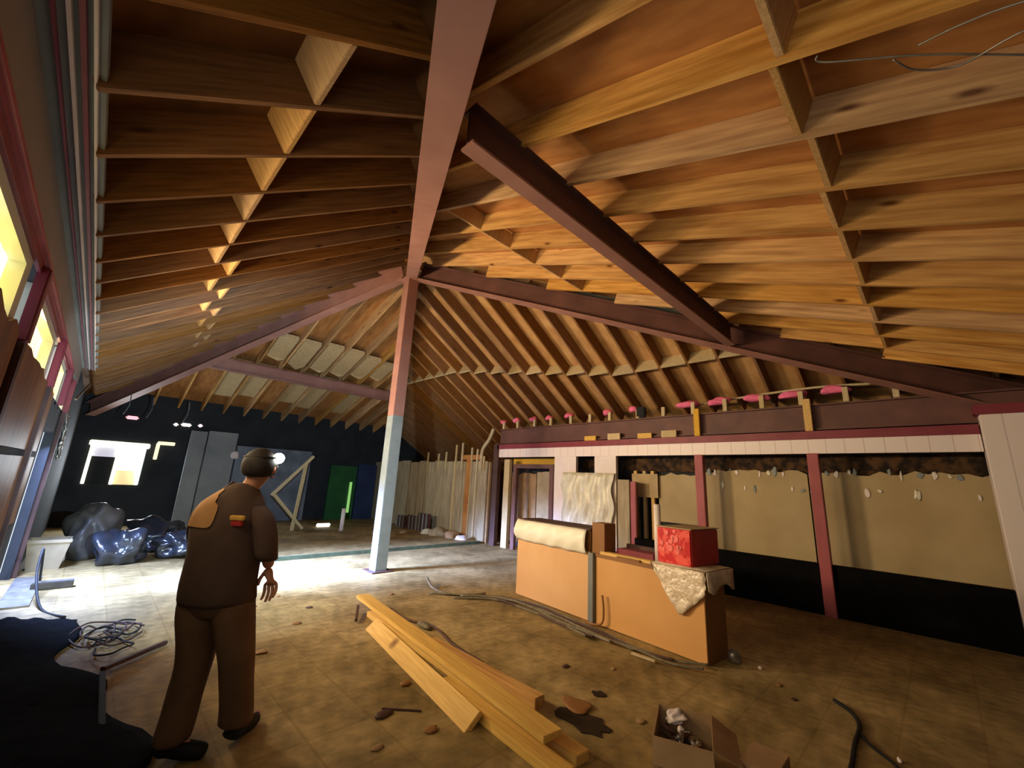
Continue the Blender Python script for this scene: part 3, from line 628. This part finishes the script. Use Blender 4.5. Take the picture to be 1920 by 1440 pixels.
# clutter on the counter top
tag(stick('wood_scrap', YLUM, cp(.06, .60, .80), cp(.04, 1.3, .80), .09, .035), 'pale wood strip lying along the front edge of the counter top', 'wood strip')
tag(stick('wood_scrap', ORANGED, cp(.0, .72, .80), cp(.02, 1.05, .80), .05, .02), 'dark splintered strip at the counter front edge', 'wood strip')
tag(stick('red_tray', MAROON, cp(.26, .66, .80), cp(.26, 1.18, .80), .2, .08), 'maroon tray on the counter top left of the red box', 'tray')
tag(stick('wood_scrap', BLACKST, cp(.41, .62, .8), cp(.41, 1.2, .8), .04, .12), 'dark rail at the back of the counter top', 'rail')
tag(wire('hook_pipe', ORANGED, [cp(-.06, 1.22, .36), cp(-.06, 1.20, .2), cp(-.07, 1.22, .06), cp(-.09, 1.35, .02), cp(-.07, 1.5, .02)], .013), 'bent brown pipe rising in front of the counter', 'pipe')
tag(lump('can', METAL, cp(.34, -.09, 0), (.06, .06, .07), 2, .12), 'crushed metal can at the right foot of the counter', 'can')
tag(lump('pebble', WHITEP, cp(.40, -.3, 0), (.02, .02, .015), 2, .1, sub=2), 'tiny white scrap on the floor right of the counter', 'scrap')
# cables and conduits along the counter foot
rnd = random.Random(21)
base = [(3.75, 5.35), (4.05, 4.9), (4.42, 4.5), (4.50, 3.95), (4.42, 3.4), (4.30, 2.85), (4.27, 2.4), (4.26, 2.0), (4.36, 1.72)]
for i in range(9):
    a = rnd.randint(0, 3); c_ = rnd.randint(6, 9) if i else 9; dx = rnd.uniform(-.22, .10)
    pts = [(x+dx+rnd.uniform(-.035, .035), y+rnd.uniform(-.05, .05), .015+rnd.uniform(0, .035)) for x, y in base[a:c_]]
    tag(wire('cable', [CABLE, BLACKST, CABLE][i % 3], pts, .012), '%s strand of the dull cable bundle along the foot of the counter' % ORD[i], 'cable', 'cables along the counter foot')
tag(wire('cable', CABLE, [(3.98, 5.75, .12), (3.93, 5.5, .03), (3.95, 5.15, .015), (4.15, 4.95, .015), (4.4, 4.85, .02)], .018), 'cable end curling up at the far end of the bundle', 'cable')
tag(stick('metal_strip', METAL, (4.22, 2.95, .03), (4.14, 2.6, .05), .03, .02), 'shiny metal strip on the cable bundle', 'metal strip')
tag(stick('metal_strip', CREAMW, (4.12, 2.35, .02), (4.12, 2.1, .02), .03, .02), 'pale strip at the near end of the cable bundle', 'strip')
tag(wire('cable', BLACKST, [(2.95, 5.0, .015), (2.9, 4.5, .02), (2.98, 4.1, .03), (2.88, 3.6, .015), (2.83, 3.1, .015)], .013), 'thin dark cable lying beside the lumber', 'cable')
tag(lump('cable_clump', CABLE, (2.95, 4.2, 0), (.06, .12, .03), 9, .3, sub=2), 'knot of string beside the lumber', 'string')

# ---------------------------------------------------------------- lumber
tag(stick('lumber_plank', YLUM, (2.67, 5.2, .135), (2.24, 1.80, .135), .15, .04), 'longest yellow plank lying on top of the other planks', 'plank')
o = stick('lumber_plank', YLUM, (2.48, 4.52, .012), (2.13, 2.38, .012), .17, .04, upv=(-.75, 0, .85)); tag(o, 'wide yellow plank tilted on edge along the left of the stack', 'plank')
tag(stick('lumber_plank', YLUM, (2.66, 4.9, .0), (2.40, 1.70, .0), .12, .06), 'lower plank under the right side of the stack', 'plank')
tag(stick('lumber_plank', YLUM, (2.32, 3.0, .0), (2.20, 1.66, .0), .13, .06), 'short plank end showing under the near end of the stack', 'plank')
tag(stick('wood_lath', BLACKST, (2.58, 5.1, .06), (2.4, 4.75, .02), .03, .03), 'dark stick poking out at the far end of the lumber', 'stick')
tag(stick('wood_block', PINE, (2.60, 3.6, .06), (2.58, 2.2, .06), .10, .07), 'filler plank between the top plank and the lower one', 'plank')

# torn patch in the floor
rnd = random.Random(2)
def blob(name, m_, cx, cy, rx, ry, h, lab, cat, seed):
    rr = random.Random(seed); pts = []
    for k in range(18): a = 2*math.pi*k/18; q = rr.uniform(.7, 1.1); pts.append((cx+rx*q*math.cos(a), cy+ry*q*math.sin(a), .002))
    return tag(poly(name, m_, pts, h, (0, 0, 1)), lab, cat)
blob('tar_patch', mat('tar', (.035, .02, .01), (.015, .008, .004), 12, .8), 2.78, 1.98, .13, .24, .006, 'dark torn patch in the floor beside the lumber end', 'patch', 1)
blob('tar_patch', bpy.data.materials['tar'], 3.2, 2.12, .05, .06, .006, 'small dark spot behind the torn floor patch', 'patch', 2)
tag(lump('floor_scrap', ORANGED, (2.93, 2.12, .0), (.09, .12, .018), 8, .45, sub=3), 'brown curled scrap on the torn floor patch', 'scrap')
for i, (x, y, s) in enumerate([(2.1, 3.2, .05), (1.75, 2.9, .06), (1.55, 2.6, .04), (1.9, 2.55, .05), (3.4, 2.6, .04), (3.7, 2.3, .03), (4.6, 1.2, .03), (4.4, 1.05, .03), (1.4, 4.5, .05), (1.9, 5.1, .05), (2.2, 5.6, .04), (3.1, 1.7, .04), (1.2, 5.4, .03), (1.7, 6.0, .03), (3.3, 5.6, .04), (2.05, 6.3, .03)]):
    tag(lump('floor_crumb', [ORANGED, BLACKST, CARD][i % 3], (x, y, 0), (s, s*.7, s*.25), i+90, .3, sub=2), 'small crumb on the dusty floor '+['left of the lumber middle', 'right of the person near the thin stick', 'beside the right shoe of the person', 'near the thin dark stick', 'right of the torn floor patch', 'between floor patch and counter corner', 'right of the counter corner', 'far right of the counter corner', 'behind the person', 'left of the lumber far end', 'beyond the lumber far end', 'between lumber end and floor patch', 'left behind the person', 'at the edge of the bright strip', 'near the curled cable end', 'on the bright strip left of the column'][i], 'debris', 'crumbs on the floor')
tag(stick('wood_lath', BLACKST, (1.78, 2.98, .0), (1.98, 2.78, .0), .015, .012), 'thin dark stick on the floor left of the lumber', 'stick')

# ---------------------------------------------------------------- cardboard box
bxp = V(2.60, 1.18, 0); e = empty('cardboard_box', 'open cardboard box of metal scrap on the floor at the bottom edge', 'box', bxp)
ub = V(.11, -.28, 0); a_ = math.atan2(-.28, .11); e.rotation_euler = (0, 0, a_)
W, D, Hh = .31, .40, .25       # local x along the front, y into the room
for nm, q in (('side_panel', (-W/2, W/2, -.005, .005, 0, Hh)), ('side_panel', (-W/2, W/2, D-.005, D+.005, 0, Hh)), ('side_panel', (-W/2-.005, -W/2+.005, 0, D, 0, Hh)), ('side_panel', (W/2-.005, W/2+.005, 0, D, 0, Hh)), ('bottom', (-W/2, W/2, 0, D, 0, .01))):
    bm = bmesh.new(); bx(bm, *q, .001); link(nm, bm, CARD, e)
o = poly('flap', CARD, [(W/2, .0, Hh), (W/2, D, Hh), (W/2+.13, D-.02, Hh-.06), (W/2+.14, .03, Hh-.06)], .006, (0, 0, 1), e)
o = poly('flap', CARD, [(-W/2, -.006, Hh), (W/2, -.006, Hh), (W/2, -.03, Hh-.12), (-W/2, -.03, Hh-.12)], .006, (0, -1, 0), e)
bm = bmesh.new(); bx(bm, -.10, .02, -.0135, -.011, .17, .185); bx(bm, -.10, .05, -.0135, -.011, .14, .15); bx(bm, -.09, .0, -.0135, -.011, .11, .122)
o = link('print', bm, BROWNBOARD, e); tag(o, 'faded dark printing')
rnd = random.Random(12); Mw = Matrix.Translation(bxp) @ Matrix.Rotation(a_, 4, 'Z')
for i in range(22):
    c0 = V(rnd.uniform(-.1, .1), rnd.uniform(.06, .34), rnd.uniform(.12, .2)); d = V(rnd.uniform(-1, 1), rnd.uniform(-1, 1), rnd.uniform(-.3, .5)).normalized()*rnd.uniform(.03, .07)
    bm = bmesh.new(); tube(bm, [Mw @ (c0-d), Mw @ (c0+d)], rnd.uniform(.008, .015), 10)
    tag(link('pipe_fitting', bm, METAL if i % 3 else BLACKST, None, True), '%s short metal fitting from the bottom of the heap in the cardboard box' % ORD[i], 'fitting', 'metal fittings in the cardboard box')
p = Mw @ V(-.05, .33, .2); tag(lump('crumpled_paper', WHITEP, p, (.055, .045, .035), 4, .55, fr=2.2, sub=4), 'crumpled white paper at the back corner of the cardboard box', 'paper')
p = Mw @ V(-.02, .22, .2); tag(lump('crumpled_paper', WHITEP, p, (.022, .02, .02), 5, .3, sub=2), 'small white paper ball among the metal fittings', 'paper')
p = Mw @ V(W/2+.16, .2, 0)
tag(box('cardboard_carton', CARD, 2.80, 3.06, .78, .96, 0, .2, bev=.003), 'closed dark carton at the right of the open cardboard box', 'carton')
# wires on the floor at the right
tag(wire('black_wire', BLACKM, [(4.62, .82, .02), (4.50, .70, .015), (4.3, .63, .015), (3.98, .62, .015), (3.62, .60, .015), (3.3, .62, .015)], .014), 'dark cable curving over the floor right of the cardboard box', 'cable')
tag(wire('black_wire', BLACKM, [(4.2, .62, .015), (4.05, .55, .015), (3.9, .42, .015), (3.8, .38, .012)], .010), 'thin dark branch of cable on the floor near the bottom right', 'cable')
tag(lump('floor_scrap', WHITEP, (3.99, .40, 0), (.022, .015, .015), 31, .2, sub=2), 'small white chip on the floor at the bottom right', 'scrap')
# wires under the right-hand rafters
for i, pts in enumerate([[(1.83, .12, 3.43), (1.86, .10, 3.405), (1.98, -.17, 3.32), (2.12, -.43, 3.225), (2.3, -.75, 3.1)], [(1.95, -.10, 3.33), (2.03, -.16, 3.30), (2.08, -.28, 3.27), (2.0, -.42, 3.225), (1.95, -.6, 3.15)], [(1.93, -.17, 3.32), (1.89, -.28, 3.28), (1.87, -.41, 3.23), (1.86, -.7, 3.1)]]):
    tag(wire('ceiling_wire', METAL, pts, .004), ['long dull wire', 'sagging dull wire', 'short dull wire'][i]+' stapled under the near rafters at the top right', 'wire')

# ---------------------------------------------------------------- person
SKIN = mat('skin', (.50, .24, .15), (.42, .19, .11), 6, .55)
SHIRT = mat('brown_shirt', (.105, .062, .045), (.075, .045, .034), 6, .85, bump=.2)
TROUS = mat('brown_trousers', (.17, .095, .05), (.12, .065, .035), 6, .85, bump=.2)
TANY = mat('tan_yoke', (.50, .27, .11), (.38, .19, .07), 5, .8)
HAIR = mat('dark_hair', (.03, .022, .018), (.015, .011, .01), 30, .7)
def skinned(name, m_, verts, edges, root=0, parent=None, sub=2, caps=None):
    me = bpy.data.meshes.new(name); me.from_pydata([v[0] for v in verts], edges, []); me.materials.append(m_)
    o = bpy.data.objects.new(name, me); COL.objects.link(o)
    if parent: o.parent = parent
    sk = o.modifiers.new('skin', 'SKIN'); sk.use_smooth_shade = True
    if not me.skin_vertices: me.attributes.new('skin_vertex', 'FLOAT', 'POINT')
    sv = me.skin_vertices[0].data
    for i, v in enumerate(verts):
        r = v[1]; sv[i].radius = r if isinstance(r, tuple) else (r, r); sv[i].use_root = (i == root)
    ss = o.modifiers.new('sub', 'SUBSURF'); ss.levels = sub; ss.render_levels = sub
    return o
per = empty('person', 'person in brown shirt and trousers walking away from the camera with a lit head lamp', 'person', (.8, 3.25, 0))
O = V(.8, 3.25, 0)
def q(x, y, z): return (x-O.x, y-O.y, z)
# joints
pel = q(.72, 3.29, .90); bel = q(.71, 3.30, 1.05); che = q(.69, 3.30, 1.24); upc = q(.71, 3.28, 1.38); nek = q(.76, 3.25, 1.47); hb = q(.79, 3.235, 1.53)
hdc = q(.81, 3.225, 1.61); hdt = q(.80, 3.23, 1.68)
sL = q(.58, 3.40, 1.36); sR = q(.80, 3.20, 1.345)
eR = q(.90, 3.10, 1.08); wR = q(.95, 3.18, .985); eL = q(.60, 3.58, 1.10); wL = q(.74, 3.68, 1.02)
hL = q(.64, 3.34, .86); hR = q(.79, 3.22, .86); kL = q(.67, 3.31, .46); kR = q(.86, 3.17, .46); aL = q(.61, 3.25, .09); aR = q(.93, 3.21, .10)
tL = q(.77, 3.14, .04); tR = q(1.10, 3.37, .04)
bv = [(pel, .10), (bel, .11), (che, .11), (upc, .075), (nek, .055), (hb, .06), (hdc, (.082, .10)), (hdt, .07),
      (sL, .04), (eL, .04), (wL, .036), (sR, .04), (eR, .04), (wR, .036), (hL, .085), (kL, .06), (aL, .036), (tL, .02), (hR, .085), (kR, .06), (aR, .036), (tR, .02)]
be = [(0, 1), (1, 2), (2, 3), (3, 4), (4, 5), (5, 6), (6, 7), (3, 8), (8, 9), (9, 10), (3, 11), (11, 12), (12, 13), (0, 14), (14, 15), (15, 16), (16, 17), (0, 18), (18, 19), (19, 20), (20, 21)]
body = skinned('body', SKIN, bv, be, 0, per)
# hands: palm and five bent fingers
def hand(w_, d, side, name):
    w_ = Vector(w_); d = Vector(d).normalized(); s = Vector(side).normalized(); n_ = d.cross(s)
    vs = [(tuple(w_), (.024, .02)), (tuple(w_+d*.045), (.032, .018)), (tuple(w_+d*.085), (.036, .016))]; es = [(0, 1), (1, 2)]
    for k, (off, L) in enumerate(((-.03, .062), (-.01, .074), (.011, .07), (.031, .055))):
        b0 = w_+d*.088+s*off; b1 = b0+d*L*.5+n_*.006; b2 = b1+d*L*.33+n_*.018; b3 = b2+d*L*.2+n_*.022; i = len(vs)
        vs += [(tuple(b0), .0095), (tuple(b1), .009), (tuple(b2), .008), (tuple(b3), .007)]; es += [(2, i), (i, i+1), (i+1, i+2), (i+2, i+3)]
    i = len(vs); t0 = w_+d*.03-s*.03; t1 = t0+d*.03-s*.022+n_*.01; t2 = t1+d*.028-s*.004+n_*.012
    vs += [(tuple(t0), .012), (tuple(t1), .0105), (tuple(t2), .009)]; es += [(1, i), (i, i+1), (i+1, i+2)]
    K = 1.22; vs = [(tuple(w_+(Vector(p)-w_)*K), tuple(x*K*.97 for x in r) if isinstance(r, tuple) else r*K*.97) for p, r in vs]
    return skinned(name, SKIN, vs, es, 0, per, 2)
hand(wR, (.22, -.1, -1), (.6, -.6, .1), 'right_hand'); hand(wL, (.6, .5, -.5), (.3, -.3, .5), 'left_hand')
# clothes: lofted elliptical rings
def loft(name, m_, lofts, n=28, wr=.006, sect=None, off=0, sub=1):
    bm = bmesh.new()
    for li, rings in enumerate(lofts):
        R = []
        for ri, (c, ra, rb, ang_, tilt) in enumerate(rings):
            c = Vector(c); ax = V(math.cos(ang_), math.sin(ang_), 0); ay = V(-math.sin(ang_), math.cos(ang_), 0)*math.cos(tilt)+V(0, 0, 1)*math.sin(tilt)
            row = []
            for k in range(n):
                a = 2*math.pi*k/n; f = 1+wr*8*math.sin(3*a+ri*1.7+li)*.5+wr*5*math.sin(7*a-ri*2.3)
                row.append(bm.verts.new(c+ax*(ra+off)*f*math.cos(a)+ay*(rb+off)*f*math.sin(a)))
            R.append(row)
        for A, B in zip(R, R[1:]):
            for k in range(n):
                if sect and not sect(A, B, k, n): continue
                bm.faces.new((A[k], A[(k+1) % n], B[(k+1) % n], B[k]))
        if not sect:
            bm.faces.new(R[0]); bm.faces.new(R[-1][::-1])
    if sect:
        for v in [v for v in bm.verts if not v.link_faces]: bm.verts.remove(v)
    o = link(name, bm, m_, per, True); m2 = o.modifiers.new('sub', 'SUBSURF'); m2.levels = m2.render_levels = sub; return o
LA = math.atan2(-.68, .73)     # lateral axis of the body
torso = [(q(.715, 3.29, .775), .225, .17, LA, 0), (q(.715, 3.29, .80), .228, .175, LA, 0), (q(.713, 3.292, .90), .222, .172, LA, 0), (q(.71, 3.295, 1.02), .218, .17, LA, 0), (q(.70, 3.30, 1.14), .215, .17, LA, 0), (q(.70, 3.30, 1.24), .222, .165, LA, 0),
         (q(.70, 3.295, 1.32), .222, .155, LA, 0), (q(.705, 3.29, 1.385), .195, .14, LA, 0), (q(.715, 3.28, 1.43), .15, .12, LA, 0), (q(.73, 3.27, 1.475), .10, .095, LA, 0), (q(.745, 3.26, 1.52), .072, .075, LA, 0)]
def arm(pts, rs):
    pts = [Vector(p) for p in pts]; out = []
    for p, r in zip(pts, rs): out.append((p, r, r*1.05, LA, 0))
    return out
slR = arm([q(.755, 3.235, 1.41), q(.80, 3.19, 1.37), q(.845, 3.155, 1.31), q(.87, 3.13, 1.22), q(.888, 3.112, 1.13), q(.905, 3.11, 1.06), q(.92, 3.125, 1.03)], [.05, .072, .080, .076, .07, .066, .06])
slL = arm([q(.65, 3.34, 1.41), q(.60, 3.38, 1.37), q(.58, 3.42, 1.31), q(.585, 3.49, 1.22), q(.60, 3.56, 1.14), q(.62, 3.60, 1.08)], [.05, .072, .08, .078, .072, .065])
loft('shirt', SHIRT, [torso, slR, slL])
# legs
def leg(a, k, an, h):
    a, k, an = Vector(a), Vector(k), Vector(an); out = [(a+V(0, 0, .14), .115, .125, LA, 0), (a, .125, .135, LA, 0)]
    for t, r in ((.3, .118), (.6, .105), (1, .095)): out.append((a.lerp(k, t), r, r*1.1, LA, 0))
    for t, r in ((.3, .092), (.6, .09), (.85, .092), (1, .096)): out.append((k.lerp(an, t), r, r*1.05, LA, 0))
    return out
pelv = [(q(.715, 3.29, .96), .19, .15, LA, 0), (q(.715, 3.29, .86), .205, .16, LA, 0), (q(.715, 3.29, .77), .20, .155, LA, 0), (q(.715, 3.29, .69), .15, .12, LA, 0)]
loft('trousers', TROUS, [pelv, leg(q(.645, 3.345, .76), kL, q(.615, 3.25, .07), 0), leg(q(.79, 3.225, .76), kR, q(.925, 3.205, .085), 0)], wr=.008)
def yoke(A, B, k, n):
    p = (A[k].co+B[k].co)/2; c = V(.70-.8, 3.295-3.25, 0); d = V(p.x-c.x, p.y-c.y, 0)
    lat = d.dot(V(.73, -.68, 0)); back = -d.dot(V(.68, .73, 0))
    return p.z > 1.27 and p.z < 1.5 and lat < -.035 and back > -.08
loft('shoulder_panel', TANY, [torso], sect=yoke, off=.006)
for a0, t0 in ((aL, tL), (aR, tR)):
    A = Vector(a0); Tt = Vector(t0); d = (Tt-A); d.z = 0; d.normalize()
    h0 = A-d*.055; h0.z = .045; m0 = A+d*.06; m0.z = .048; T1 = A+d*.16; T1.z = .038; T2 = A+d*.205; T2.z = .032; an = A.copy(); an.z = .09
    skinned('shoe', BLACKM, [(tuple(an), .055), (tuple(m0), (.055, .052)), (tuple(T1), (.054, .046)), (tuple(T2), (.044, .038)), (tuple(h0), (.05, .048))], [(0, 1), (1, 2), (2, 3), (0, 4)], 0, per)
def plump(name, m_, c, r, sx=1, parent=per, fn=None, sub=3):
    bm = bmesh.new(); bmesh.ops.create_icosphere(bm, subdivisions=sub, radius=1)
    for v in bm.verts: v.co = Vector((v.co.x*r[0], v.co.y*r[1], v.co.z*r[2]))
    if fn: fn(bm)
    o = link(name, bm, m_, parent, True); o.location = c; return o
def cut(z):
    def f(bm):
        for v in bm.verts:
            if v.co.z < z: v.co.z = z+(v.co.z-z)*.15
    return f
plump('hair', HAIR, (hdc[0]-.018, hdc[1]-.012, hdc[2]+.022), (.108, .112, .118), fn=cut(-.07))
# face looks away along the walking direction
fd = V(.86, .5, 0).normalized(); fs_ = V(.5, -.86, 0).normalized(); H0 = Vector(hdc)
plump('nose', SKIN, tuple(H0+fd*.108+V(0, 0, -.01)), (.018, .018, .024), sub=2)
for s_ in (1, -1):
    plump('eye', WHITEP, tuple(H0+fd*.088+fs_*.034*s_+V(0, 0, .02)), (.013, .013, .011), sub=2)
    plump('ear', SKIN, tuple(H0+fs_*.093*s_+V(0, 0, .0)), (.02, .016, .032), sub=2)
plump('mouth', mat('lips', (.35, .12, .09)), tuple(H0+fd*.096+V(0, 0, -.052)), (.018, .024, .008), sub=2)
# shoulder yoke and patch
o = box('sleeve_patch', YLUM, -.045, .045, -.012, .012, .0, .03, per, bev=.006); o.location = q(.70, 3.105, 1.29); o.rotation_euler = (.2, 0, math.radians(-42))
o = box('sleeve_patch', mat('red_cloth', (.5, .04, .04)), -.035, .035, -.012, .012, -.035, .0, per, bev=.006); o.location = q(.70, 3.105, 1.29); o.rotation_euler = (.2, 0, math.radians(-42))
# head lamp
l = bpy.data.lights.new('head_lamp_beam', 'SPOT'); l.energy = 800; l.color = (.62, .82, 1); l.spot_size = math.radians(95); l.spot_blend = .8; l.shadow_soft_size = .02
lo_ = bpy.data.objects.new('head_lamp_beam', l); COL.objects.link(lo_); lo_.location = (.95, 3.22, 1.70); lo_.rotation_euler = V(.16, 1, -.02).to_track_quat('-Z', 'Y').to_euler()
hl = empty('head_lamp', 'lit round head lamp worn on the forehead of the person', 'lamp', (.882, 3.145, 1.685))
bm = bmesh.new(); bmesh.ops.create_uvsphere(bm, u_segments=16, v_segments=10, radius=.036); link('lens', bm, emis('lamp_glow', (.92, 1, .96), 30), hl, True)
bm = bmesh.new(); bmesh.ops.create_cone(bm, cap_ends=True, segments=20, radius1=.03, radius2=.024, depth=.03); o = link('lamp_housing', bm, BLACKM, hl, True); o.location = (-.012, .018, 0); o.rotation_euler = (math.radians(70), 0, math.radians(35))
bm = bmesh.new(); ring = [(O.x+hdc[0]-.882+.112*math.cos(a*math.pi/12), O.y+hdc[1]-3.145+.112*math.sin(a*math.pi/12), .0) for a in range(25)]
tube(bm, ring, .008, 6); link('strap', bm, BLACKM, hl, True)
